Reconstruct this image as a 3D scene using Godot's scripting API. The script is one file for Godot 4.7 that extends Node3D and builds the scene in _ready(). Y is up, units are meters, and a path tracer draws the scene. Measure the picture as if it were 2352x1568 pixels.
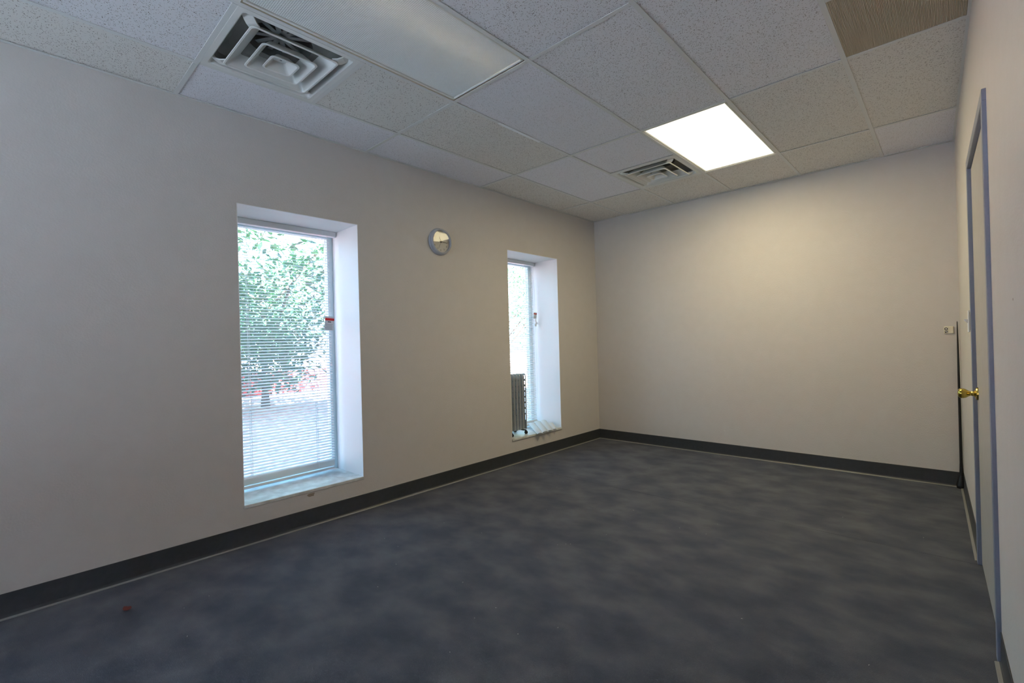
extends Node3D
# An empty office room: suspended ceiling, two deep windows with blinds, carpet, one door.
# Axes: left wall (windows) is the plane x = 0, back wall is z = 0, the camera stands at about z = 5.1.

const H := 2.724            # ceiling height
const XW := 3.3321          # right wall at the back corner
const LEAN := 0.0237        # the right wall is not quite square to the back wall
const ZEND := 7.6           # wall behind the camera
const T := 0.46             # thickness of the window wall
const G := 0.6096           # ceiling grid
const GX := 0.4466
const GZ := 1.9733

var M := {}
var rng := RandomNumberGenerator.new()
var taken := {}
var right_wall := Transform3D(Basis(Vector3.UP, LEAN), Vector3(XW, 0, 0))

func _ready() -> void:
	rng.seed = 7
	camera_and_light()
	materials()
	shell()
	ceiling()
	windows()
	door()
	ceiling_fittings()
	blinds()
	small_things()
	outdoors()

# ------------------------------------------------------------------ camera, sky, sun, exposure
func camera_and_light() -> void:
	var cam := Camera3D.new()
	cam.name = "camera"
	add_child(cam)
	cam.position = Vector3(3.281, 1.2294, 5.1233)
	cam.rotation = Vector3(0.0028, 0.7473, -0.0263)
	cam.fov = 71.53
	cam.near = 0.02
	cam.far = 400.0
	cam.current = true
	var env := Environment.new()
	env.background_mode = Environment.BG_SKY
	var sm := ProceduralSkyMaterial.new()
	sm.sky_top_color = Color(0.56, 0.80, 0.98)
	sm.sky_horizon_color = Color(0.84, 0.95, 0.99)
	sm.ground_horizon_color = Color(0.72, 0.72, 0.72)
	sm.ground_bottom_color = Color(0.55, 0.54, 0.53)
	sm.sun_angle_max = 1.0
	var sky := Sky.new()
	sky.sky_material = sm
	env.sky = sky
	env.background_energy_multiplier = 6.2
	env.tonemap_mode = Environment.TONE_MAPPER_LINEAR
	env.tonemap_exposure = 1.15
	env.sdfgi_enabled = true
	env.ssao_enabled = true
	env.ssil_enabled = true
	var we := WorldEnvironment.new()
	we.name = "environment"
	we.environment = env
	add_child(we)
	var sun := DirectionalLight3D.new()
	sun.name = "sun"
	sun.light_energy = 96.0
	sun.light_color = Color(0.94, 0.97, 1.0)
	sun.light_angular_distance = 0.6
	sun.shadow_enabled = true
	sun.rotation_degrees = Vector3(-50, 92, 0)
	add_child(sun)

# ------------------------------------------------------------------ mesh helpers
func begin() -> SurfaceTool:
	var st := SurfaceTool.new()
	st.begin(Mesh.PRIMITIVE_TRIANGLES)
	return st

func tri(st: SurfaceTool, a: Vector3, b: Vector3, c: Vector3, n: Vector3) -> void:
	if (b - a).cross(c - a).dot(n) > 0.0:
		var k := b
		b = c
		c = k
	for p in [a, b, c]:
		st.set_normal(n)
		st.add_vertex(p)

func quad(st: SurfaceTool, a: Vector3, b: Vector3, c: Vector3, d: Vector3, n: Vector3) -> void:
	tri(st, a, b, c, n)
	tri(st, a, c, d, n)

func box(st: SurfaceTool, lo: Vector3, hi: Vector3) -> void:
	var a := lo
	var b := hi
	quad(st, Vector3(b.x, a.y, a.z), Vector3(b.x, b.y, a.z), Vector3(b.x, b.y, b.z), Vector3(b.x, a.y, b.z), Vector3.RIGHT)
	quad(st, Vector3(a.x, a.y, a.z), Vector3(a.x, b.y, a.z), Vector3(a.x, b.y, b.z), Vector3(a.x, a.y, b.z), Vector3.LEFT)
	quad(st, Vector3(a.x, b.y, a.z), Vector3(b.x, b.y, a.z), Vector3(b.x, b.y, b.z), Vector3(a.x, b.y, b.z), Vector3.UP)
	quad(st, Vector3(a.x, a.y, a.z), Vector3(b.x, a.y, a.z), Vector3(b.x, a.y, b.z), Vector3(a.x, a.y, b.z), Vector3.DOWN)
	quad(st, Vector3(a.x, a.y, b.z), Vector3(b.x, a.y, b.z), Vector3(b.x, b.y, b.z), Vector3(a.x, b.y, b.z), Vector3.BACK)
	quad(st, Vector3(a.x, a.y, a.z), Vector3(b.x, a.y, a.z), Vector3(b.x, b.y, a.z), Vector3(a.x, b.y, a.z), Vector3.FORWARD)

# box with its twelve edges cut at 45 degrees
func cham(st: SurfaceTool, lo: Vector3, hi: Vector3, c: float) -> void:
	var m := (lo + hi) / 2.0
	var h := (hi - lo) / 2.0
	for ax in 3:
		for s in [-1.0, 1.0]:
			var u := (ax + 1) % 3
			var v := (ax + 2) % 3
			var n := Vector3.ZERO
			n[ax] = s
			var ps := []
			for k in [[-1, -1], [1, -1], [1, 1], [-1, 1]]:
				var p := m
				p[ax] += s * h[ax]
				p[u] += k[0] * (h[u] - c)
				p[v] += k[1] * (h[v] - c)
				ps.append(p)
			quad(st, ps[0], ps[1], ps[2], ps[3], n)
	for ax in 3:
		var u := (ax + 1) % 3
		var v := (ax + 2) % 3
		for su in [-1.0, 1.0]:
			for sv in [-1.0, 1.0]:
				var n := Vector3.ZERO
				n[u] = su
				n[v] = sv
				n = n.normalized()
				var ps := []
				for k in [[-1, 0], [1, 0], [1, 1], [-1, 1]]:
					var p := m
					p[ax] += k[0] * (h[ax] - c)
					p[u] += su * (h[u] - (c if k[1] == 1 else 0.0))
					p[v] += sv * (h[v] - (0.0 if k[1] == 1 else c))
					ps.append(p)
				quad(st, ps[0], ps[1], ps[2], ps[3], n)
	for sx in [-1.0, 1.0]:
		for sy in [-1.0, 1.0]:
			for sz in [-1.0, 1.0]:
				var s := Vector3(sx, sy, sz)
				var q := m + s * h
				tri(st, q - Vector3(0, sy * c, sz * c), q - Vector3(sx * c, 0, sz * c), q - Vector3(sx * c, sy * c, 0), s.normalized())

# a closed profile (points in the plane of u and v) pushed from p along w
func prism(st: SurfaceTool, prof: PackedVector2Array, p: Vector3, u: Vector3, v: Vector3, w: Vector3, smooth := false) -> void:
	var n := prof.size()
	var turn := 0.0
	for i in n:
		var a := prof[i]
		var b := prof[(i + 1) % n]
		turn += a.x * b.y - b.x * a.y
	var sg := 1.0 if turn > 0 else -1.0
	var outs := []
	for i in n:
		var e := prof[(i + 1) % n] - prof[i]
		outs.append(Vector2(e.y, -e.x).normalized() * sg)
	for i in n:
		var j := (i + 1) % n
		var a := p + u * prof[i].x + v * prof[i].y
		var b := p + u * prof[j].x + v * prof[j].y
		var f: Vector2 = outs[i]
		var nn := (u * f.x + v * f.y).normalized()
		if not smooth:
			quad(st, a, b, b + w, a + w, nn)
		else:
			var fa: Vector2 = (outs[(i - 1 + n) % n] + f).normalized()
			var fb: Vector2 = (outs[j] + f).normalized()
			var na := (u * fa.x + v * fa.y).normalized()
			var nb := (u * fb.x + v * fb.y).normalized()
			strip(st, a, b, b + w, a + w, na, nb, nb, na)
	var ids := Geometry2D.triangulate_polygon(prof)
	for k in range(0, ids.size(), 3):
		var q := []
		for o in 3:
			var t := prof[ids[k + o]]
			q.append(p + u * t.x + v * t.y)
		tri(st, q[0], q[1], q[2], -w.normalized())
		tri(st, q[0] + w, q[1] + w, q[2] + w, w.normalized())

# a quad with a normal at each corner
func strip(st: SurfaceTool, a: Vector3, b: Vector3, c: Vector3, d: Vector3, na: Vector3, nb: Vector3, nc: Vector3, nd: Vector3) -> void:
	var order := [[a, na], [b, nb], [c, nc], [a, na], [c, nc], [d, nd]]
	if (b - a).cross(c - a).dot(na + nb + nc) > 0.0:
		order = [[a, na], [c, nc], [b, nb], [a, na], [d, nd], [c, nc]]
	for o in order:
		st.set_normal(o[1])
		st.add_vertex(o[0])

# surface of revolution about the axis `ax` through `at`; profile of (radius, along)
func lathe(st: SurfaceTool, prof: PackedVector2Array, at: Vector3, ax: Vector3, segs := 32) -> void:
	var u := ax.cross(Vector3.UP if absf(ax.y) < 0.9 else Vector3.RIGHT).normalized()
	var v := ax.cross(u).normalized()
	for i in prof.size() - 1:
		var a := prof[i]
		var b := prof[i + 1]
		if a.is_equal_approx(b):
			continue
		var e := (b - a).normalized()
		var f := Vector2(e.y, -e.x)
		for k in segs:
			var t0 := TAU * k / segs
			var t1 := TAU * (k + 1) / segs
			var r0 := u * cos(t0) + v * sin(t0)
			var r1 := u * cos(t1) + v * sin(t1)
			var n0 := (r0 * f.x + ax * f.y).normalized()
			var n1 := (r1 * f.x + ax * f.y).normalized()
			var p0 := at + r0 * a.x + ax * a.y
			var p1 := at + r1 * a.x + ax * a.y
			var p2 := at + r1 * b.x + ax * b.y
			var p3 := at + r0 * b.x + ax * b.y
			if a.x < 1e-6:
				tri_n(st, p0, p2, p3, n0, n1, n0)
			elif b.x < 1e-6:
				tri_n(st, p0, p1, p2, n0, n1, n0)
			else:
				strip(st, p0, p1, p2, p3, n0, n1, n1, n0)

func tri_n(st: SurfaceTool, a: Vector3, b: Vector3, c: Vector3, na: Vector3, nb: Vector3, nc: Vector3) -> void:
	var order := [[a, na], [b, nb], [c, nc]]
	if (b - a).cross(c - a).dot(na + nb + nc) > 0.0:
		order = [[a, na], [c, nc], [b, nb]]
	for o in order:
		st.set_normal(o[1])
		st.add_vertex(o[0])

func tube(st: SurfaceTool, pts: PackedVector3Array, r: float, segs := 6) -> void:
	for i in pts.size() - 1:
		var ax := (pts[i + 1] - pts[i])
		var l := ax.length()
		if l < 1e-6:
			continue
		lathe(st, PackedVector2Array([Vector2(r, 0), Vector2(r, l)]), pts[i], ax / l, segs)

# square with rounded corners, in x and z
func rsq(half: float, r: float, y: float, per := 6) -> PackedVector3Array:
	var out := PackedVector3Array()
	for q in 4:
		var c := Vector2(half - r, half - r).rotated(q * PI / 2)
		for k in per + 1:
			var t := q * PI / 2 + PI / 2 * k / per
			out.append(Vector3(c.x + r * cos(t), y, c.y + r * sin(t)))
	return out

# bands between loops of equal length; each band has its own shading
func loft(st: SurfaceTool, loops: Array, inward := false) -> void:
	for i in loops.size() - 1:
		var a: PackedVector3Array = loops[i]
		var b: PackedVector3Array = loops[i + 1]
		var n := a.size()
		var ns := []
		for k in n:
			var along := (a[(k + 1) % n] + b[(k + 1) % n]) - (a[(k - 1 + n) % n] + b[(k - 1 + n) % n])
			var up := b[k] - a[k]
			var nn := along.cross(up).normalized()
			ns.append(nn * (-1.0 if inward else 1.0))
		for k in n:
			var j := (k + 1) % n
			strip(st, a[k], a[j], b[j], b[k], ns[k], ns[j], ns[j], ns[k])

func numbered(called: String) -> String:
	if not taken.has(called):
		taken[called] = 0
		return called
	taken[called] += 1
	return "%s_%03d" % [called, taken[called]]

func mesh(called: String, st: SurfaceTool, mat: Material, parent: Node = null) -> MeshInstance3D:
	var o := MeshInstance3D.new()
	o.mesh = st.commit()
	o.material_override = null
	o.mesh.surface_set_material(0, mat)
	if parent == null:
		o.name = numbered(called)
		add_child(o)
	else:
		o.name = called
		parent.add_child(o, true)
	return o

func again(called: String, m: Mesh, parent: Node, at := Transform3D()) -> MeshInstance3D:
	var o := MeshInstance3D.new()
	o.mesh = m
	o.name = called
	o.transform = at
	parent.add_child(o, true)
	return o

func tag(o: Node, label: String, category: String, group := "", kind := "") -> Node:
	o.set_meta("label", label)
	o.set_meta("category", category)
	if group:
		o.set_meta("group", group)
	if kind:
		o.set_meta("kind", kind)
	return o

func thing(called: String, at: Transform3D, label: String, category: String, group := "", kind := "") -> Node3D:
	var o := Node3D.new()
	o.name = numbered(called)
	add_child(o)
	o.transform = at
	tag(o, label, category, group, kind)
	return o

# ------------------------------------------------------------------ materials
func mat(c: Color, rough := 0.6, metal := 0.0) -> StandardMaterial3D:
	var m := StandardMaterial3D.new()
	m.albedo_color = c
	m.roughness = rough
	m.metallic = metal
	return m

func noise_image(size: int, freq: float, octaves: int, sd: int, low: Color, high: Color, contrast := 1.0, kind := FastNoiseLite.TYPE_SIMPLEX_SMOOTH) -> ImageTexture:
	var f := FastNoiseLite.new()
	f.seed = sd
	f.noise_type = kind
	f.frequency = freq
	f.fractal_octaves = octaves
	var g := f.get_seamless_image(size, size)
	g.convert(Image.FORMAT_RGB8)
	var lut := PackedByteArray()
	for i in 256:
		var t := clampf((i / 255.0 - 0.5) * contrast + 0.5, 0.0, 1.0)
		var c := low.lerp(high, t)
		lut.append(int(c.r * 255))
		lut.append(int(c.g * 255))
		lut.append(int(c.b * 255))
	var d := g.get_data()
	for i in range(0, d.size(), 3):
		var k := d[i] * 3
		d[i] = lut[k]
		d[i + 1] = lut[k + 1]
		d[i + 2] = lut[k + 2]
	return ImageTexture.create_from_image(Image.create_from_data(size, size, false, Image.FORMAT_RGB8, d))

# mineral-fibre ceiling board: short dark fissures and pinholes on white
func fissures(sd: int, base: Color, count: int, long: float, dir: float, spread: float) -> ImageTexture:
	var size := 1024
	var r := RandomNumberGenerator.new()
	r.seed = sd
	var im := Image.create(size, size, false, Image.FORMAT_RGB8)
	im.fill(base)
	for k in count:
		var p := Vector2(r.randf() * size, r.randf() * size)
		var a := dir + r.randf_range(-spread, spread)
		var d := Vector2(cos(a), sin(a))
		var steps := int(r.randf_range(1.0, long))
		var dark := base.lerp(Color(0.30, 0.25, 0.21), r.randf_range(0.45, 1.0))
		var wide := 2 if r.randf() < 0.55 else 1
		for i in steps:
			for w in wide:
				im.set_pixel(posmod(int(p.x), size), posmod(int(p.y) + w, size), dark)
			p += d
			d = d.rotated(r.randf_range(-0.35, 0.35))
	return ImageTexture.create_from_image(im)

func tri_map(m: StandardMaterial3D, scale: float) -> StandardMaterial3D:
	m.uv1_triplanar = true
	m.uv1_world_triplanar = true
	m.uv1_scale = Vector3.ONE * scale
	m.uv1_triplanar_sharpness = 8.0
	return m

func over(m: StandardMaterial3D, t: Texture2D, scale: float) -> void:
	m.detail_enabled = true
	m.detail_albedo = t
	m.detail_blend_mode = BaseMaterial3D.BLEND_MODE_MUL
	m.detail_uv_layer = BaseMaterial3D.DETAIL_UV_2
	m.uv2_triplanar = true
	m.uv2_world_triplanar = true
	m.uv2_scale = Vector3.ONE * scale

func materials() -> void:
	var w := tri_map(mat(Color(0.79, 0.775, 0.765), 0.62), 1.3)
	w.albedo_texture = noise_image(256, 0.02, 4, 3, Color(0.985, 0.985, 0.985), Color(1, 1, 1))
	w.heightmap_enabled = true
	w.heightmap_texture = noise_image(512, 0.11, 3, 5, Color.BLACK, Color.WHITE)
	w.heightmap_scale = 0.05
	M.wall = w
	var cp := tri_map(mat(Color(0.425, 0.44, 0.475), 0.95), 1.6)
	cp.albedo_texture = noise_image(1024, 0.35, 2, 11, Color(0.62, 0.62, 0.64), Color(1, 1, 1), 1.6)
	cp.heightmap_enabled = true
	cp.heightmap_texture = noise_image(512, 0.4, 2, 12, Color.BLACK, Color.WHITE)
	cp.heightmap_scale = 0.25
	over(cp, noise_image(1024, 0.012, 6, 23, Color(0.66, 0.68, 0.74), Color(1.0, 0.99, 0.975), 1.35), 0.30)
	cp.uv2_scale = Vector3(0.23, 0.3, 0.31)
	cp.rim_enabled = true
	cp.rim = 0.25
	cp.rim_tint = 0.6
	M.carpet = cp
	var tones := [Color(0.915, 0.915, 0.93), Color(0.905, 0.90, 0.895), Color(0.92, 0.92, 0.945), Color(0.88, 0.875, 0.86)]
	var maps := [fissures(31, Color(1, 1, 1), 11000, 7.0, 0.6, 0.9), fissures(32, Color(0.99, 0.985, 0.975), 10000, 8.0, 0.5, 0.8), fissures(33, Color(1, 1, 1), 9000, 4.5, 0.2, 1.5), fissures(34, Color(1, 1, 1), 4200, 12.0, 0.15, 0.4)]
	M.tile = []
	for k in 4:
		var t := tri_map(mat(tones[k], 0.9), 1.0)
		t.albedo_texture = maps[k]
		t.uv1_offset = Vector3(0.13, 0.31, 0.57) * k
		M.tile.append(t)
	M.grid = mat(Color(0.87, 0.875, 0.87), 0.45)
	M.white_metal = mat(Color(0.89, 0.895, 0.885), 0.38)
	M.highlight_white = mat(Color(0.96, 0.97, 0.98), 0.3)  # near white, for the highlight painted on the main bar
	M.throat_shade = mat(Color(0.54, 0.54, 0.53), 0.6)  # grey put in for the shade inside the diffuser throat
	M.duct = mat(Color(0.54, 0.55, 0.55), 0.5, 0.3)
	var bb := tri_map(mat(Color(0.235, 0.245, 0.26), 0.38), 3.0)
	bb.albedo_texture = noise_image(256, 0.03, 4, 9, Color(0.9, 0.9, 0.9), Color(1, 1, 1))
	M.base = bb
	M.scuff = mat(Color(0.56, 0.52, 0.47), 0.8)
	M.toe = mat(Color(0.52, 0.52, 0.51), 0.4)  # paler than the base: light caught along the toe, put into its colour
	M.frame_paint = mat(Color(0.49, 0.52, 0.585), 0.4)
	var dp := tri_map(mat(Color(0.70, 0.69, 0.67), 0.42), 2.0)
	dp.albedo_texture = noise_image(256, 0.02, 3, 14, Color(0.96, 0.96, 0.96), Color(1, 1, 1))
	M.door_paint = dp
	M.brass = mat(Color(0.78, 0.68, 0.34), 0.18, 1.0)
	M.old_brass = mat(Color(0.62, 0.55, 0.34), 0.35, 0.9)
	M.alum = mat(Color(0.86, 0.92, 0.94), 0.4)
	var gl := mat(Color(0.93, 0.98, 0.97, 0.10), 0.04)
	gl.transparency = BaseMaterial3D.TRANSPARENCY_ALPHA
	M.glass = gl
	var cg := mat(Color(1, 1, 1, 0.03), 0.03)
	cg.metallic_specular = 0.38
	cg.transparency = BaseMaterial3D.TRANSPARENCY_ALPHA
	M.clock_glass = cg
	var sl := mat(Color(0.93, 0.935, 0.935), 0.45)
	sl.backlight_enabled = true
	sl.backlight = Color(0.95, 0.96, 0.96)
	M.slat = sl
	M.blind_white = mat(Color(0.90, 0.91, 0.92), 0.4)
	M.cord = mat(Color(0.92, 0.92, 0.92), 0.8)
	var si := tri_map(mat(Color(0.88, 0.90, 0.90), 0.35), 2.2)
	si.albedo_texture = noise_image(512, 0.007, 5, 41, Color(0.86, 0.85, 0.84), Color(1, 1, 1), 1.6)
	M.sill = si
	M.heater = mat(Color(0.74, 0.75, 0.74), 0.38)
	M.black = mat(Color(0.035, 0.035, 0.04), 0.5)
	M.plate = mat(Color(0.86, 0.84, 0.76), 0.4)
	M.switch_white = mat(Color(0.88, 0.88, 0.90), 0.35)
	M.clock_rim = mat(Color(0.66, 0.68, 0.72), 0.32)
	M.dial = mat(Color(0.80, 0.79, 0.75), 0.6)
	M.ink = mat(Color(0.09, 0.09, 0.09), 0.6)
	M.faint_ink = mat(Color(0.55, 0.57, 0.62), 0.7)
	M.red = mat(Color(0.72, 0.06, 0.08), 0.5)
	M.tag_white = mat(Color(0.86, 0.87, 0.88), 0.55)
	M.scrap = mat(Color(0.36, 0.10, 0.05), 0.8)
	M.lint = mat(Color(0.75, 0.74, 0.72), 0.9)
	var lens := mat(Color(0.95, 0.965, 0.97), 0.25)
	lens.backlight_enabled = true
	lens.backlight = Color(0.55, 0.55, 0.55)
	M.lens = lens
	var glow := mat(Color(1, 1, 1), 0.5)
	glow.emission_enabled = true
	glow.emission = Color(1.0, 0.96, 0.86)
	glow.emission_energy_multiplier = 1.6
	M.glow = glow
	var faint := mat(Color(1, 1, 1), 0.5)
	faint.emission_enabled = true
	faint.emission = Color(1.0, 0.90, 0.72)
	faint.emission_energy_multiplier = 9.0
	M.faint_tube = faint
	var lf := mat(Color(0.15, 0.34, 0.20), 0.6)
	lf.backlight_enabled = true
	lf.backlight = Color(0.2, 0.35, 0.2)
	lf.vertex_color_use_as_albedo = true
	M.leaf = lf
	M.bark = mat(Color(0.30, 0.24, 0.19), 0.9)
	var pv := tri_map(mat(Color(0.90, 0.76, 0.73), 0.9), 0.5)
	pv.albedo_texture = noise_image(512, 0.03, 5, 51, Color(0.72, 0.68, 0.68), Color(1, 1, 1), 1.8)
	M.paving = pv
	var rw := tri_map(mat(Color(0.62, 0.20, 0.20), 0.85), 0.7)
	rw.albedo_texture = noise_image(256, 0.03, 4, 52, Color(0.7, 0.7, 0.7), Color(1, 1, 1), 1.6)
	M.red_wall = rw
	M.reveal = mat(Color(0.93, 0.935, 0.94), 0.5)
	M.dark_brick = mat(Color(0.34, 0.27, 0.25), 0.9)
	M.concrete = mat(Color(0.70, 0.72, 0.74), 0.9)
	M.outside_wall = mat(Color(0.62, 0.50, 0.45), 0.9)

# ------------------------------------------------------------------ floor, walls, base
const WIN := [[3.27, 4.10, 0.25, 2.157], [0.79, 1.62, 0.255, 2.175], [5.75, 6.58, 0.25, 2.157]]

const FILL_WINDOW := [0.75, 2.55, 0.30, 2.16]   # unseen window added behind the camera for cool fill: x from, to, y from, to

func shell() -> void:
	var x1 := 3.9
	var fl := thing("floor", Transform3D(), "dark blue grey worn carpet covering the whole floor", "floor", "", "structure")
	var st := begin()
	box(st, Vector3(-T, -0.12, -0.2), Vector3(x1, -0.012, ZEND + 0.2))
	mesh("subfloor", st, M.outside_wall, fl)
	for piece in [[0.0, 1.648], [1.651, ZEND]]:
		st = begin()
		box(st, Vector3(0, -0.012, piece[0]), Vector3(x1 - 0.05, 0, piece[1]))
		mesh("carpet_piece", st, M.carpet, fl)

	var wl := thing("wall_left", Transform3D(), "light grey painted wall with deep window recesses and wall clock", "wall", "", "structure")
	st = begin()
	var order := [WIN[1], WIN[0], WIN[2]]
	var z := -0.2
	for w in order:
		box(st, Vector3(-T, -0.12, z), Vector3(0, 3.1, w[0]))
		box(st, Vector3(-T, -0.12, w[0]), Vector3(0, w[2] - 0.022, w[1]))
		box(st, Vector3(-T, w[3], w[0]), Vector3(0, 3.1, w[1]))
		z = w[1]
	box(st, Vector3(-T, -0.12, z), Vector3(0, 3.1, ZEND + 0.2))
	mesh("plaster", st, M.wall, wl)
	# an old cover painted over, high on the wall between clock and second window
	st = begin()
	cham(st, Vector3(-0.002, 2.447, 1.252), Vector3(0.0022, 2.54, 1.305), 0.0008)
	mesh("painted_cover", st, M.wall, wl)

	# brown scuff under the sill, with a ragged outline
	st = begin()
	var rag := PackedVector2Array()
	for k in 14:
		var a := TAU * k / 14
		rag.append(Vector2(cos(a) * 0.024 * (1 + 0.3 * sin(3 * a + 1)), sin(a) * 0.015 * (1 + 0.35 * cos(2 * a))))
	prism(st, rag, Vector3(0, 0.211, 3.672), Vector3.BACK, Vector3.UP, Vector3(0.0004, 0, 0))
	mesh("scuff", st, M.scuff, wl).set_meta("label", "brown scuff below the sill")
	st = begin()
	lathe(st, PackedVector2Array([Vector2(0, 0.0006), Vector2(0.003, 0.0004), Vector2(0.0032, 0)]), Vector3(0, 0.196, 3.818), Vector3.RIGHT, 10)
	mesh("paint_fleck", st, M.lint, wl)
	st = begin()
	box(st, Vector3(0, -0.12, -0.2), Vector3(x1, 3.1, 0))
	tag(mesh("wall_back", st, M.wall), "plain warm grey painted end wall facing the camera", "wall", "", "structure")

	st = begin()
	var fw := FILL_WINDOW
	box(st, Vector3(-T, -0.12, ZEND), Vector3(fw[0], 3.1, ZEND + 0.2))
	box(st, Vector3(fw[1], -0.12, ZEND), Vector3(x1, 3.1, ZEND + 0.2))
	box(st, Vector3(fw[0], -0.12, ZEND), Vector3(fw[1], fw[2], ZEND + 0.2))
	box(st, Vector3(fw[0], fw[3], ZEND), Vector3(fw[1], 3.1, ZEND + 0.2))
	tag(mesh("wall_front", st, M.wall), "painted wall with an added fill window, behind the camera", "wall", "", "structure")

	# right wall, in its own axes: x = 0 is its face, z runs along it
	var wr := thing("wall_right", right_wall, "light grey painted wall with the door, seen edge-on at the right", "wall", "", "structure")
	st = begin()
	var d0 := 1.6045 + 0.03
	var d1 := 2.6354 - 0.03
	box(st, Vector3(0, -0.12, -0.1), Vector3(0.14, 3.1, d0))
	box(st, Vector3(0, 2.10, d0), Vector3(0.14, 3.1, d1))
	box(st, Vector3(0, -0.12, d1), Vector3(0.14, 3.1, ZEND + 0.1))
	mesh("plaster", st, M.wall, wr)
	st = begin()
	lathe(st, PackedVector2Array([Vector2(0, 0.0008), Vector2(0.0035, 0.0005), Vector2(0.004, 0)]), Vector3(0, 1.313, 3.224), Vector3.LEFT, 10)
	mesh("nail_head", st, M.scuff, wr)

	# vinyl base with a toe that turns out onto the carpet
	base_run("baseboard_left", Transform3D(), [[0.001, ZEND - 0.001]], 1.0, "dark grey vinyl baseboard along the window wall")
	base_run("baseboard_back", Transform3D(Basis(Vector3.UP, -PI / 2), Vector3.ZERO), [[-XW + 0.004, -0.004]], 1.0, "dark grey vinyl baseboard along the plain end wall")
	base_run("baseboard_right", right_wall, [[0.004, 1.6045 - 0.001], [2.6354 + 0.001, ZEND - 0.02]], -1.0, "grey vinyl baseboard on both sides of the door")

func base_run(called: String, at: Transform3D, runs: Array, side: float, label: String) -> void:
	var o := thing(called, at, label, "baseboard", "", "structure")
	var prof := PackedVector2Array([Vector2(0, 0), Vector2(0, 0.116), Vector2(0.002, 0.118), Vector2(0.0035, 0.116), Vector2(0.0035, 0.018), Vector2(0.005, 0.010), Vector2(0.009, 0.006), Vector2(0.009, 0)])
	var toe := PackedVector2Array([Vector2(0.009, 0), Vector2(0.009, 0.006), Vector2(0.014, 0.0048), Vector2(0.020, 0.004), Vector2(0.0215, 0.002), Vector2(0.021, 0)])
	for run in runs:
		var st := begin()
		prism(st, prof, Vector3(0, 0, run[0]), Vector3.RIGHT * side, Vector3.UP, Vector3(0, 0, run[1] - run[0]))
		mesh("face_strip", st, M.base, o)
		st = begin()
		prism(st, toe, Vector3(0, 0, run[0]), Vector3.RIGHT * side, Vector3.UP, Vector3(0, 0, run[1] - run[0]))
		mesh("lit_toe_strip", st, M.toe, o)

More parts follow.
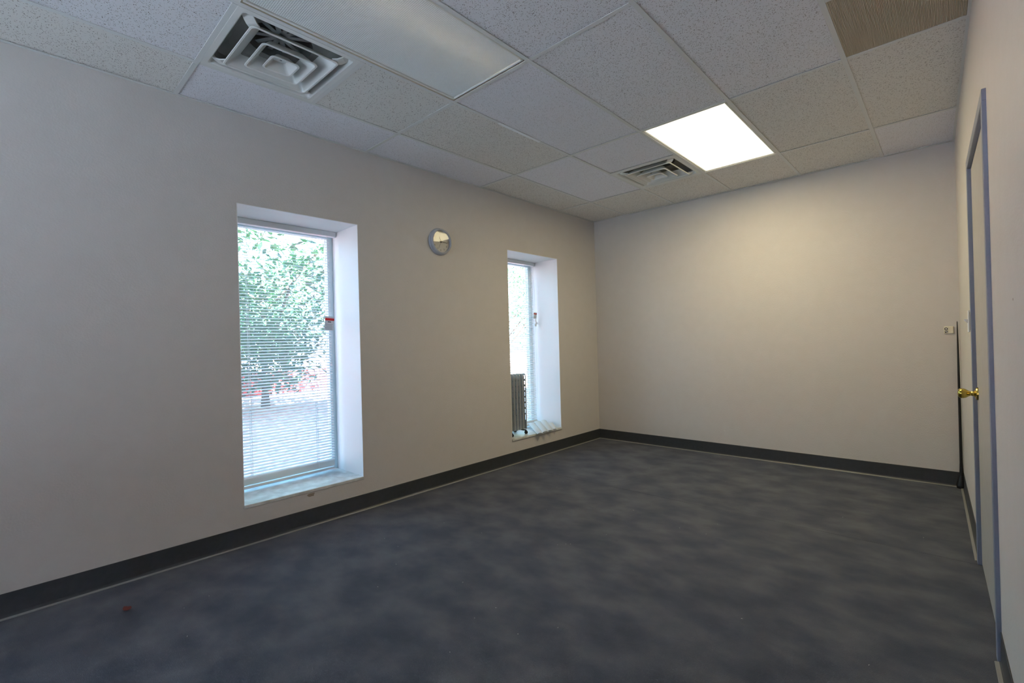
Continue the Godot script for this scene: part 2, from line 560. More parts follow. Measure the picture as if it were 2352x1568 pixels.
# ------------------------------------------------------------------ suspended ceiling
func ceiling() -> void:
	var c := thing("ceiling", Transform3D(), "suspended ceiling of speckled white boards in a white metal grid", "ceiling", "", "structure")
	var st := begin()
	box(st, Vector3(-T, 3.1, -0.2), Vector3(3.9, 3.25, ZEND + 0.2))
	tag(mesh("roof_slab", st, M.outside_wall), "concrete slab above the suspended ceiling", "slab", "", "structure")
	var xs := [0.0]
	for i in 5:
		xs.append(GX + G * i)
	xs.append(3.52)
	var zs := [0.0]
	for j in range(-1, 5):
		zs.append(GZ + 2 * G * j)
	zs.append(ZEND)
	var t := 0.012
	for i in range(1, 6):
		st = begin()
		cham(st, Vector3(xs[i] - t, H, 0.002), Vector3(xs[i] + t, H + 0.003, ZEND - 0.002), 0.0008)
		box(st, Vector3(xs[i] - 0.002, H + 0.003, 0.002), Vector3(xs[i] + 0.002, H + 0.04, ZEND - 0.002))
		mesh("main_bar", st, M.grid, c)
	var cross := []
	for j in range(1, 7):
		for i in 6:
			cross.append([i, zs[j]])
	cross.append([1, GZ + 3 * G])
	cross.append([2, GZ - G])
	cross.append([5, GZ + G])
	for k in cross:
		var a: float = xs[k[0]] + (0.001 if k[0] == 0 else t)
		var b: float = xs[k[0] + 1] - t if k[0] < 5 else XW + LEAN * k[1] - 0.001
		st = begin()
		cham(st, Vector3(a, H - 0.0005, k[1] - t), Vector3(b, H + 0.0025, k[1] + t), 0.0008)
		mesh("cross_bar", st, M.grid, c)
	# white strip that paints a bright highlight onto the second main bar
	st = begin()
	cham(st, Vector3(xs[2] - 0.0122, H - 0.0012, 2.36), Vector3(xs[2] + 0.0122, H + 0.001, 2.66), 0.0005)
	cham(st, Vector3(xs[2] - 0.0122, H - 0.0012, 2.664), Vector3(xs[2] + 0.0122, H + 0.001, 2.80), 0.0005)
	mesh("highlight_strip", st, M.highlight_white, c)
	# angle along the walls
	st = begin()
	cham(st, Vector3(0.0, H - 0.001, 0.0), Vector3(0.02, H + 0.002, ZEND), 0.0006)
	mesh("wall_angle", st, M.grid, c)
	st = begin()
	cham(st, Vector3(0.02, H - 0.001, 0.0), Vector3(XW, H + 0.002, 0.02), 0.0006)
	mesh("wall_angle", st, M.grid, c)
	st = begin()
	prism(st, PackedVector2Array([Vector2(-0.012, 0), Vector2(0.001, 0), Vector2(0.001, 0.002), Vector2(-0.012, 0.002)]), right_wall * Vector3(0, H - 0.001, 0.02), right_wall.basis.x, Vector3.UP, right_wall.basis.z * (ZEND - 0.04))
	mesh("wall_angle", st, M.grid, c)
	# boards; the cells that hold lights, diffusers and the grille stay open
	var kinds := {}
	for k in [[0, 0, 1], [1, 0, 1], [2, 0, 1], [3, 0, 1], [4, 0, 1], [5, 0, 2], [0, 1, 1], [1, 1, 2], [2, 1, 2], [4, 1, 1], [5, 1, 1], [0, 2, 2], [1, 2, 1], [2, 2, 2], [3, 2, 0], [4, 2, 0], [0, 3, 2], [1, 3, 3], [3, 3, 0], [4, 3, 0], [0, 4, 1], [1, 4, 0]]:
		kinds[Vector2i(k[0], k[1])] = k[2]
	for i in 6:
		for j in 7:
			var spans := [[zs[j], zs[j + 1]]]
			if i == 3 and j == 1 or i == 2 and j == 3:
				continue
			if i == 1 and j == 3:
				spans = [[GZ + 2 * G, GZ + 3 * G]]
			elif i == 2 and j == 1:
				spans = [[GZ - G, GZ]]
			elif i == 5 and j == 2:
				spans = [[GZ + G, GZ + 2 * G]]
			for s in spans:
				var g := 0.0045
				var lo := Vector3(xs[i] + g, H + 0.004 + rng.randf() * 0.002, s[0] + g)
				var hi := Vector3(xs[i + 1] - g, H + 0.02, s[1] - g)
				if i == 5:
					hi.x = XW + LEAN * s[0] + 0.02
				st = begin()
				cham(st, lo, hi, 0.002)
				var v: int = kinds.get(Vector2i(i, j), (i * 7 + j * 3) % 3)
				mesh("ceiling_tile", st, M.tile[v], c)

# ------------------------------------------------------------------ windows
func windows() -> void:
	var names := ["tall window with bluish frame beside the clock", "tall window with bluish frame next to the end wall", "tall window behind the camera"]
	for k in 3:
		var w: Array = WIN[k]
		var o := thing("window_%d" % (k + 1), Transform3D(Basis(), Vector3(-0.43, w[2], (w[0] + w[1]) / 2)), names[k], "window", "", "structure")
		var hw: float = (w[1] - w[0]) / 2
		var hh: float = w[3] - w[2]
		var f := 0.05
		for s in [-1.0, 1.0]:
			var st := begin()
			cham(st, Vector3(-0.028, 0, minf(s * hw, s * (hw - f))), Vector3(0.028, hh, maxf(s * hw, s * (hw - f))), 0.003)
			mesh("frame_stile", st, M.alum, o)
		for y in [0.0, hh - f]:
			var st := begin()
			cham(st, Vector3(-0.028, y, -hw + f), Vector3(0.028, y + f, hw - f), 0.003)
			mesh("frame_rail", st, M.alum, o)
		var st := begin()
		box(st, Vector3(-0.003, f, -hw + f), Vector3(0.003, hh - f, hw - f))
		mesh("pane", st, M.glass, o)
		for s in [-1.0, 1.0]:
			st = begin()
			cham(st, Vector3(0.03, -0.001, minf(s * (hw - 0.004), s * hw)), Vector3(0.43, hh, maxf(s * (hw - 0.004), s * hw)), 0.0008)
			mesh("reveal_lining", st, M.reveal, o)
		st = begin()
		cham(st, Vector3(0.03, hh - 0.004, -hw), Vector3(0.43, hh, hw), 0.0008)
		mesh("reveal_lining", st, M.reveal, o)
		st = begin()
		cham(st, Vector3(-0.40, w[2] - 0.022, w[0] + 0.001), Vector3(0.004 if k != 1 else 0.012, w[2], w[1] - 0.001), 0.003)
		tag(mesh("window_sill", st, M.sill), ["white painted sill board with scuffs, below the blind beside the clock", "stained white sill board under the oil heater", "sill board of the window behind the camera"][k], "window sill", "", "structure")

	var f := FILL_WINDOW  # window added out of view to bring in cool fill light
	var o := thing("window_4", Transform3D(Basis(), Vector3(f[0], f[2], ZEND + 0.15)), "unseen wide window behind the camera, added for cool fill light", "window", "", "structure")
	var wx: float = f[1] - f[0]
	var hy: float = f[3] - f[2]
	for x in [0.0, wx / 2 - 0.025, wx - 0.05]:
		var st := begin()
		cham(st, Vector3(x, 0, -0.03), Vector3(x + 0.05, hy, 0.03), 0.003)
		mesh("frame_stile", st, M.alum, o)
	for y in [0.0, hy - 0.05]:
		var st := begin()
		cham(st, Vector3(0.05, y, -0.028), Vector3(wx - 0.05, y + 0.05, 0.028), 0.003)
		mesh("frame_rail", st, M.alum, o)
	for x in [0.05, wx / 2 + 0.025]:
		var st := begin()
		box(st, Vector3(x, 0.05, -0.003), Vector3(x + wx / 2 - 0.075, hy - 0.05, 0.003))
		mesh("pane", st, M.glass, o)

# ------------------------------------------------------------------ door in the right wall
func door() -> void:
	var o := thing("door_1", right_wall, "grey flush door in a blue grey metal frame with brass knob", "door", "", "structure")
	var z0 := 1.6045
	var z1 := 2.6354
	var top := 2.126
	var p := -0.013          # frame face stands proud of the wall
	var face := 0.045
	var st := begin()
	cham(st, Vector3(p, 0, z0), Vector3(0.1, top - face, z0 + face), 0.002)
	mesh("frame_jamb", st, M.frame_paint, o)
	st = begin()
	cham(st, Vector3(p, 0, z1 - face), Vector3(0.1, top - face, z1), 0.002)
	mesh("frame_jamb", st, M.frame_paint, o)
	st = begin()
	cham(st, Vector3(p, top - face, z0), Vector3(0.1, top, z1), 0.002)
	mesh("frame_head", st, M.frame_paint, o)
	st = begin()
	cham(st, Vector3(0.004, 0.008, z0 + face + 0.003), Vector3(0.048, top - face - 0.003, z1 - face - 0.003), 0.002)
	var leaf := mesh("door_leaf", st, M.door_paint, o)
	st = begin()
	box(st, Vector3(0.05, 0, z0 + face), Vector3(0.1, top - face, z1 - face))
	mesh("door_stop", st, M.frame_paint, o)
	# brass knob: rose, neck, flared knob
	st = begin()
	var kz := z0 + face + 0.068
	var prof := PackedVector2Array([Vector2(0, 0.078), Vector2(0.010, 0.0775), Vector2(0.018, 0.075), Vector2(0.0235, 0.070), Vector2(0.0262, 0.063), Vector2(0.0258, 0.055), Vector2(0.0225, 0.046), Vector2(0.0165, 0.038), Vector2(0.0125, 0.032), Vector2(0.0105, 0.026), Vector2(0.0125, 0.022), Vector2(0.0125, 0.016), Vector2(0.017, 0.014), Vector2(0.020, 0.011), Vector2(0.0305, 0.008), Vector2(0.0325, 0.004), Vector2(0.033, 0.0)])
	lathe(st, prof, Vector3(0.004, 0.905, kz), Vector3.LEFT, 40)
	mesh("knob", st, M.brass, leaf)
	for y in [1.80, 1.05, 0.31]:
		st = begin()
		var hz := z1 - face - 0.006
		for k in 5:
			lathe(st, PackedVector2Array([Vector2(0, -0.0088), Vector2(0.0062, -0.0088), Vector2(0.007, -0.008), Vector2(0.007, 0.008), Vector2(0.0062, 0.0088), Vector2(0, 0.0088)]), Vector3(-0.004, y + (k - 2) * 0.0185, hz), Vector3.UP, 14)
		for s in [-1.0, 1.0]:
			lathe(st, PackedVector2Array([Vector2(0.0035, 0), Vector2(0.006, 0.002), Vector2(0.005, 0.005), Vector2(0, 0.006)]), Vector3(-0.004, y + s * 0.046, hz), Vector3.UP * s, 12)
		box(st, Vector3(0.0, y - 0.046, hz - 0.018), Vector3(0.005, y + 0.046, hz + 0.004))
		mesh("hinge", st, M.old_brass, leaf)

# ------------------------------------------------------------------ lights, diffusers, grille
func ceiling_fittings() -> void:
	troffer("ceiling_light", GX + 2 * G, GZ - 2 * G, true, "lit fluorescent ceiling panel glowing white near the end wall")
	troffer("ceiling_light", GX + G, GZ + 2 * G, false, "dim fluorescent ceiling light with ribbed plastic lens beside the large diffuser")
	diffuser(Vector3(GX + 0.5 * G, H, GZ + 3.5 * G), "large square white air diffuser beside the dim ceiling light")
	diffuser(Vector3(GX + 1.5 * G, H, GZ - 1.5 * G), "square white air diffuser beside the lit ceiling panel")
	# return grille: fine ribs over a dark opening, against the right wall
	var x0 := GX + 4 * G + 0.012
	var za := GZ + 0.012
	var zb := GZ + G - 0.012
	var x1 := XW + LEAN * za - 0.004
	var o := thing("return_air_grille", Transform3D(Basis(), Vector3(x0, H, za)), "brownish ribbed return air grille in the ceiling above the door", "grille")
	var wx := x1 - x0
	var wz := zb - za
	var st := begin()
	# sheet metal plenum box above the ribs, open below
	box(st, Vector3(0.0, 0.008, 0.0), Vector3(0.002, 0.34, wz))
	box(st, Vector3(wx - 0.002, 0.008, 0.0), Vector3(wx, 0.34, wz))
	box(st, Vector3(0.002, 0.008, 0.0), Vector3(wx - 0.002, 0.34, 0.002))
	box(st, Vector3(0.002, 0.008, wz - 0.002), Vector3(wx - 0.002, 0.34, wz))
	box(st, Vector3(0.0, 0.34, 0.0), Vector3(wx, 0.342, wz))
	mesh("plenum_box", st, M.duct, o)
	var dust := mat(Color(0.78, 0.73, 0.64), 0.7)
	st = begin()
	var x := 0.003
	while x < wx - 0.003:
		box(st, Vector3(x, 0.003, 0.002), Vector3(x + 0.0030, 0.006, wz - 0.002))
		x += 0.0052
	mesh("ribs", st, dust, o).set_meta("kind", "stuff")
	st = begin()
	var zz := 0.004
	while zz < wz - 0.004:
		box(st, Vector3(0.002, 0.0045, zz), Vector3(wx - 0.002, 0.0065, zz + 0.0026))
		zz += 0.0065
	mesh("cross_ribs", st, dust, o).set_meta("kind", "stuff")
	for s in [[0.0, 0.0, 0.003, wz], [wx - 0.003, 0.0, wx, wz], [0.0, 0.0, wx, 0.003], [0.0, wz - 0.003, wx, wz]]:
		st = begin()
		box(st, Vector3(s[0], 0.003, s[1]), Vector3(s[2], 0.008, s[3]))
		mesh("edge", st, dust, o)

func troffer(called: String, x0: float, z0: float, lit: bool, label: String) -> void:
	var g := 0.0125
	var wx := G - 2 * g
	var wz := 2 * G - 2 * g
	var o := thing(called, Transform3D(Basis(), Vector3(x0 + g, H, z0 + g)), label, "ceiling light", "recessed ceiling lights")
	var st := begin()
	# steel housing, open below
	box(st, Vector3(0.001, 0.02, 0.001), Vector3(0.004, 0.12, wz))
	box(st, Vector3(wx - 0.004, 0.02, 0.001), Vector3(wx, 0.12, wz))
	box(st, Vector3(0.001, 0.02, 0.001), Vector3(wx, 0.12, 0.004))
	box(st, Vector3(0.001, 0.02, wz - 0.004), Vector3(wx, 0.12, wz))
	box(st, Vector3(0.001, 0.12, 0.001), Vector3(wx, 0.124, wz))
	mesh("housing", st, M.white_metal, o)
	var f := 0.012
	var gap := 0.005
	for s in [[gap, gap, gap + f, wz - gap], [wx - gap - f, gap, wx - gap, wz - gap], [gap + f, gap, wx - gap - f, gap + f], [gap + f, wz - gap - f, wx - gap - f, wz - gap]]:
		st = begin()
		cham(st, Vector3(s[0], 0.002, s[1]), Vector3(s[2], 0.016, s[3]), 0.003)
		mesh("lens_frame", st, M.white_metal, o)
	st = begin()
	var e := gap + f + (0.002 if not lit else 0.0)
	if lit:
		box(st, Vector3(e, 0.008, e), Vector3(wx - e, 0.0115, wz - e))
	else:
		pyramids(st, e, e, wx - e, wz - e)
	mesh("lens", st, M.glow if lit else M.lens, o)
	if lit:
		var a := AreaLight3D.new()
		a.name = "panel_light"
		a.area_size = Vector2(wx - 2 * e, wz - 2 * e)
		a.light_energy = 2.95
		a.light_color = Color(1.0, 0.93, 0.72)
		a.area_range = 14.0
		a.area_attenuation = 2.0
		a.shadow_enabled = true
		a.position = Vector3(wx / 2, 0.003, wz / 2)
		a.rotation_degrees = Vector3(-90, 0, 0)
		o.add_child(a)
	for k in 2:
		st = begin()
		var tx := wx * (0.28 + 0.44 * k)
		lathe(st, PackedVector2Array([Vector2(0, 0), Vector2(0.0127, 0), Vector2(0.0127, wz - 0.08), Vector2(0, wz - 0.08)]), Vector3(tx, 0.07, 0.04), Vector3.BACK, 14)
		mesh("fluorescent_tube", st, M.faint_tube if (k == 1 and not lit) else M.blind_white, o)

# prismatic lens: a field of small pyramids on the underside of a thin sheet
func pyramids(st: SurfaceTool, x0: float, z0: float, x1: float, z1: float) -> void:
	var nx := int((x1 - x0) / 0.0085)
	var nz := int((z1 - z0) / 0.0085)
	var dx := (x1 - x0) / nx
	var dz := (z1 - z0) / nz
	var yb := 0.010
	var yt := 0.0072
	quad(st, Vector3(x0, 0.0125, z0), Vector3(x1, 0.0125, z0), Vector3(x1, 0.0125, z1), Vector3(x0, 0.0125, z1), Vector3.UP)
	for i in nx:
		for j in nz:
			var a := Vector3(x0 + i * dx, yb, z0 + j * dz)
			var b := a + Vector3(dx, 0, 0)
			var c := a + Vector3(dx, 0, dz)
			var d := a + Vector3(0, 0, dz)
			var t := a + Vector3(dx / 2, yt - yb, dz / 2)
			for f in [[a, b], [b, c], [c, d], [d, a]]:
				var n: Vector3 = (f[1] - f[0]).cross(t - f[0]).normalized()
				tri(st, f[0], f[1], t, n if n.y < 0 else -n)

func diffuser(at: Vector3, label: String) -> void:
	var o := thing("ceiling_air_diffuser", Transform3D(Basis(), at), label, "air diffuser", "square air diffusers")
	var h := G / 2 - 0.0115
	var st := begin()
	# pan: flat border, then a wall that curves up to the round neck
	loft(st, [rsq(h, 0.004, 0.0), rsq(h - 0.002, 0.004, -0.001), rsq(h - 0.028, 0.012, -0.001), rsq(h - 0.034, 0.018, 0.004), rsq(h - 0.046, 0.036, 0.030)], true)
	mesh("pan", st, M.white_metal, o)
	st = begin()
	loft(st, [rsq(h - 0.046, 0.036, 0.030), rsq(h - 0.056, 0.045, 0.055), rsq(h - 0.09, 0.08, 0.085), rsq(0.155, 0.15, 0.100)], true)
	mesh("throat", st, M.throat_shade, o).set_meta("label", "sheet metal throat, greyed for the shade in the recess")
	st = begin()
	loft(st, [rsq(0.155, 0.15, 0.100), rsq(0.15, 0.149, 0.35)], true)
	loft(st, [rsq(0.15, 0.149, 0.35), rsq(0.002, 0.001, 0.35)], true)
	mesh("neck", st, M.duct, o)
	st = begin()
	for a in 6:
		var r := Basis(Vector3.UP, a * PI / 6)
		prism(st, PackedVector2Array([Vector2(-0.145, 0.13), Vector2(0.145, 0.13), Vector2(0.145, 0.134), Vector2(-0.145, 0.134)]), r * Vector3(0, 0, -0.012), r.x, Vector3.UP, r.z * 0.024)
	mesh("damper", st, M.duct, o)
	# three square cones, each with a flat rolled rim
	for c in [[0.215, 0.150, -0.013, 0.042], [0.138, 0.086, -0.022, 0.034], [0.073, 0.034, -0.028, 0.014]]:
		st = begin()
		var a: float = c[0]
		var b: float = c[1]
		var y0: float = c[2]
		var y1: float = c[3]
		loft(st, [rsq(a - 0.013, 0.016, y0 + 0.003), rsq(a - 0.010, 0.018, y0), rsq(a - 0.002, 0.024, y0), rsq(a, 0.026, y0 + 0.002), rsq(a - 0.002, 0.024, y0 + 0.006), rsq(a - 0.012, 0.018, y0 + 0.009), rsq(b, 0.014, y1), rsq(b - 0.003, 0.012, y1), rsq(b - 0.003, 0.012, y1 - 0.002), rsq(a - 0.015, 0.014, y0 + 0.006), rsq(a - 0.013, 0.016, y0 + 0.003)])
		if a < 0.1:
			loft(st, [rsq(b - 0.003, 0.012, y1 - 0.001), rsq(0.002, 0.001, y1 - 0.001)])
		mesh("cone", st, M.white_metal, o)
	st = begin()
	lathe(st, PackedVector2Array([Vector2(0, -0.006), Vector2(0.004, -0.006), Vector2(0.006, -0.003), Vector2(0.006, 0.002)]), Vector3(0, 0.012, 0), Vector3.UP, 14)
	mesh("centre_screw", st, M.duct, o)
	# tabs at the corners that carry the outer cone
	for q in 4:
		st = begin()
		var r := Basis(Vector3.UP, PI / 4 + q * PI / 2)
		prism(st, PackedVector2Array([Vector2(0.270, -0.004), Vector2(0.300, -0.004), Vector2(0.325, 0.004), Vector2(0.348, 0.020), Vector2(0.345, 0.024), Vector2(0.322, 0.010), Vector2(0.298, 0.003), Vector2(0.270, 0.003)]), r * Vector3(0, 0, -0.024), r.x, Vector3.UP, r.z * 0.048)
		mesh("corner_tab", st, M.white_metal, o)

# ------------------------------------------------------------------ blinds
func blinds() -> void:
	blind(0, "white slatted window blind beside the clock, with warning tag", 0.012)
	blind(1, "white slatted window blind behind the oil heater", 0.0)

func blind(k: int, label: String, swing: float) -> void:
	var w: Array = WIN[k]
	var zc: float = (w[0] + w[1]) / 2
	var top: float = w[3]
	var o := thing("window_blind", Transform3D(Basis(), Vector3(-0.345, top, zc)), label, "window blind", "window blinds")
	var hw: float = (w[1] - w[0]) / 2 - 0.008
	var st := begin()
	cham(st, Vector3(-0.02, -0.045, -hw), Vector3(0.02, -0.004, hw), 0.003)
	mesh("headrail", st, M.blind_white, o)
	# one slat: shallow arch, room edge lower
	st = begin()
	var sw := hw - 0.055 if k == 0 else hw - 0.04
	var tilt := deg_to_rad(17.0)
	var pts := []
	for i in 6:
		var t := i / 5.0 * 2.0 - 1.0
		var q := Vector2(t * 0.0125, 0.0022 * (1.0 - t * t)).rotated(-tilt)
		pts.append(q)
	for i in 5:
		var a: Vector2 = pts[i]
		var b: Vector2 = pts[i + 1]
		for y in [0.0, -0.0004]:
			var n := Vector3(-(b - a).y, (b - a).x, 0).normalized() * (1.0 if y == 0.0 else -1.0)
			quad(st, Vector3(a.x, a.y + y, -sw), Vector3(b.x, b.y + y, -sw), Vector3(b.x, b.y + y, sw), Vector3(a.x, a.y + y, sw), n)
	var slat := st.commit()
	slat.surface_set_material(0, M.slat)
	var bottom: float = w[2] + (0.085 if k == 0 else 0.06) - top
	var y := -0.07
	var n := 0
	while y > bottom + 0.012:
		var down: float = -y / (top - w[2])
		again("slat", slat, o, Transform3D(Basis(Vector3.UP, swing * down * 2.0) * Basis(Vector3.RIGHT, sin(n * 2.3) * 0.0012), Vector3(0.02 * down, y, 0)))
		y -= 0.0212
		n += 1
	# spare slats lying on the bottom rail
	var turned := Basis(Vector3.UP, swing * 4.0)
	for i in 9 if k == 0 else 5:
		again("slat", slat, o, Transform3D(turned, Vector3(0.022, bottom + 0.002 - i * 0.0052 + 0.004, 0)))
	st = begin()
	cham(st, Vector3(-0.0135, -0.018, -sw), Vector3(0.0135, 0.0, sw), 0.003)
	var rail := mesh("bottom_rail", st, M.blind_white, o)
	rail.transform = Transform3D(turned, Vector3(0.022, bottom - (0.047 if k == 0 else 0.026), 0))
	# ladder cords, front and back, two sets
	for s in [-0.62, 0.72]:
		st = begin()
		for x in [-0.0115, 0.0115]:
			tube(st, PackedVector3Array([Vector3(x, -0.045, s * sw), Vector3(x + 0.02, bottom - 0.04, s * sw)]), 0.0011, 5)
		tube(st, PackedVector3Array([Vector3(0, -0.045, s * sw + 0.01), Vector3(0.02, bottom - 0.04, s * sw + 0.01)]), 0.0009, 5)
		mesh("ladder_cord", st, M.cord, o)
	# lift cord with the warning tag at its right end
	var zt := -hw + (0.075 if k == 0 else 0.03)
	var yt: float = (1.475 if k == 0 else 1.58) - top
	st = begin()
	tube(st, PackedVector3Array([Vector3(0.022, -0.045, zt), Vector3(0.03, yt, zt - 0.002), Vector3(0.032, bottom + 0.25, zt - 0.004)]), 0.0013, 5)
	mesh("lift_cord", st, M.cord, o)
	st = begin()
	var th := 0.11 if k == 0 else 0.075
	var tw := 0.034 if k == 0 else 0.02
	cham(st, Vector3(-0.0004, -th, -tw), Vector3(0.0004, 0, tw), 0.0002)
	var tg := mesh("warning_tag", st, M.tag_white, o)
	tg.position = Vector3(0.034, yt, zt)
	tg.rotation = Vector3(-0.10, -0.45, 0)
	st = begin()
	box(st, Vector3(0.0004, -0.033 * th / 0.11, -tw), Vector3(0.0007, -0.014 * th / 0.11, tw))
	mesh("red_band", st, M.red, tg).set_meta("label", "red printed band")
	st = begin()
	box(st, Vector3(0.0004, -0.047 * th / 0.11, -0.36 * tw), Vector3(0.0007, -0.040 * th / 0.11, 0.36 * tw))
	mesh("heading_print", st, M.ink, tg)
	st = begin()
	for i in 5:
		var yy := -(0.061 + 0.0095 * i) * th / 0.11
		box(st, Vector3(0.0004, yy - 0.0028, -tw * (0.78 - 0.1 * (i % 2))), Vector3(0.0007, yy, tw * (0.8 - 0.12 * (i % 3))))
	mesh("text_lines", st, M.faint_ink, tg)
	if k == 1:
		# the cord's looped end and tassel hang below this tag
		st = begin()
		for s in [[0.0, 0.0, 0.012], [-0.012, -0.03, 0.014], [0.004, -0.055, 0.016]]:
			cham(st, Vector3(-0.004, s[1] - 0.03, s[0] - s[2]), Vector3(0.004, s[1], s[0] + s[2]), 0.003)
		var tz := mesh("cord_tassel", st, M.tag_white, o)
		tz.position = Vector3(0.036, yt - 0.078, zt)

# ------------------------------------------------------------------ heater, clock, plates, oddments
func small_things() -> void:
	heater()
	clock()
	vanes()
	# cream plate by the corner of the end wall
	var o := thing("wall_jack_plate", Transform3D(Basis(), Vector3(3.269, 1.2405, 0)), "small cream wall plate with dark wiring hole on the end wall", "wall plate")
	var st := begin()
	cham(st, Vector3(-0.029, -0.029, 0.0), Vector3(0.029, 0.029, 0.008), 0.003)
	mesh("plate", st, M.plate, o)
	st = begin()
	lathe(st, PackedVector2Array([Vector2(0.0105, 0.0), Vector2(0.0105, 0.0018), Vector2(0.006, 0.0018), Vector2(0.006, 0.0)]), Vector3(-0.016, 0.009, 0.008), Vector3.BACK, 20)
	cham(st, Vector3(-0.024, -0.022, 0.0078), Vector3(-0.006, -0.006, 0.0098), 0.001)
	mesh("wiring_hole", st, M.ink, o)
	st = begin()
	for s in [[-0.016, 0.009], [-0.018, -0.012], [-0.011, -0.016]]:
		lathe(st, PackedVector2Array([Vector2(0.0035, 0.0), Vector2(0.0035, 0.003), Vector2(0, 0.0035)]), Vector3(s[0], s[1], 0.0085), Vector3.BACK, 12)
	mesh("terminal", st, M.switch_white, o)
	st = begin()
	cham(st, Vector3(-0.0015, -0.0285, 0.0078), Vector3(0.0, 0.0285, 0.0092), 0.0004)
	cham(st, Vector3(0.002, -0.026, 0.0075), Vector3(0.027, 0.026, 0.0115), 0.002)
	mesh("cover", st, M.plate, o)
	# switch plate between the corner and the door frame
	o = thing("light_switch", right_wall * Transform3D(Basis(), Vector3(0, 1.282, 1.50)), "white light switch plate beside the far side of the door frame", "light switch")
	st = begin()
	cham(st, Vector3(-0.011, -0.050, -0.027), Vector3(0, 0.050, 0.027), 0.001)  # ink dark block paints the shaded gap behind the plate
	mesh("gap_shade", st, M.ink, o)
	st = begin()
	cham(st, Vector3(-0.018, -0.060, -0.036), Vector3(-0.011, 0.060, 0.036), 0.002)
	mesh("plate", st, M.switch_white, o)
	st = begin()
	prism(st, PackedVector2Array([Vector2(0, -0.011), Vector2(0, 0.011), Vector2(-0.013, 0.012), Vector2(-0.015, 0.005)]), Vector3(-0.018, 0, -0.005), Vector3.RIGHT, Vector3.UP, Vector3(0, 0, 0.010))
	mesh("toggle", st, M.switch_white, o)
	# slim black tapered shape, wider at its foot, in the corner
	o = thing("corner_dark_shape", Transform3D(Basis(), Vector3(3.318, 0, 0.03)), "slim black tapered shape upright in the back right corner", "rod")
	st = begin()
	lathe(st, PackedVector2Array([Vector2(0, 0), Vector2(0.030, 0.0), Vector2(0.032, 0.02), Vector2(0.026, 0.05), Vector2(0.013, 0.10), Vector2(0.0095, 0.2), Vector2(0.008, 0.75), Vector2(0.0055, 1.1), Vector2(0.003, 1.3), Vector2(0, 1.31)]), Vector3.ZERO, Vector3(0.0, 1, 0.0), 16)
	mesh("dark_shape", st, M.black, o)
	# dark red scrap near the window wall
	st = begin()
	var ring := []
	for k in 9:
		var a := TAU * k / 9
		ring.append(Vector3(cos(a) * 0.026 * (1 + 0.25 * sin(3 * a)), 0.004 + 0.006 * absf(sin(1.5 * a + 0.6)), sin(a) * 0.020 * (1 + 0.2 * cos(2 * a))))
	for k in 9:
		var p: Vector3 = ring[k]
		var q: Vector3 = ring[(k + 1) % 9]
		tri(st, Vector3(0, 0.010, 0), p, q, Vector3.UP)
		tri(st, Vector3(0, 0.001, 0), p, q, Vector3.DOWN)
	var sc := mesh("dried_leaf", st, M.scrap)
	sc.position = Vector3(0.359, 0, 4.731)
	tag(sc, "small dark red leaf scrap on the carpet near the window wall", "leaf")
	# bits of lint
	st = begin()
	for k in 46:
		var c := Vector3(rng.randf_range(0.5, 3.2), 0.001, rng.randf_range(0.5, 4.6))
		var a := rng.randf() * TAU
		var d := Vector3(cos(a), 0, sin(a)) * rng.randf_range(0.0015, 0.0045)
		var e := Vector3(-sin(a), 0, cos(a)) * 0.0012
		var u := Vector3(0, 0.0022, 0)
		for s in [[c - d, c + e + u], [c + e + u, c + d], [c + d, c - e + u], [c - e + u, c - d]]:
			tri(st, s[0], s[1], c + u * 1.6, Vector3.UP)
	tag(mesh("carpet_lint", st, M.lint), "tiny pale bits of lint scattered over the carpet", "lint", "", "stuff")

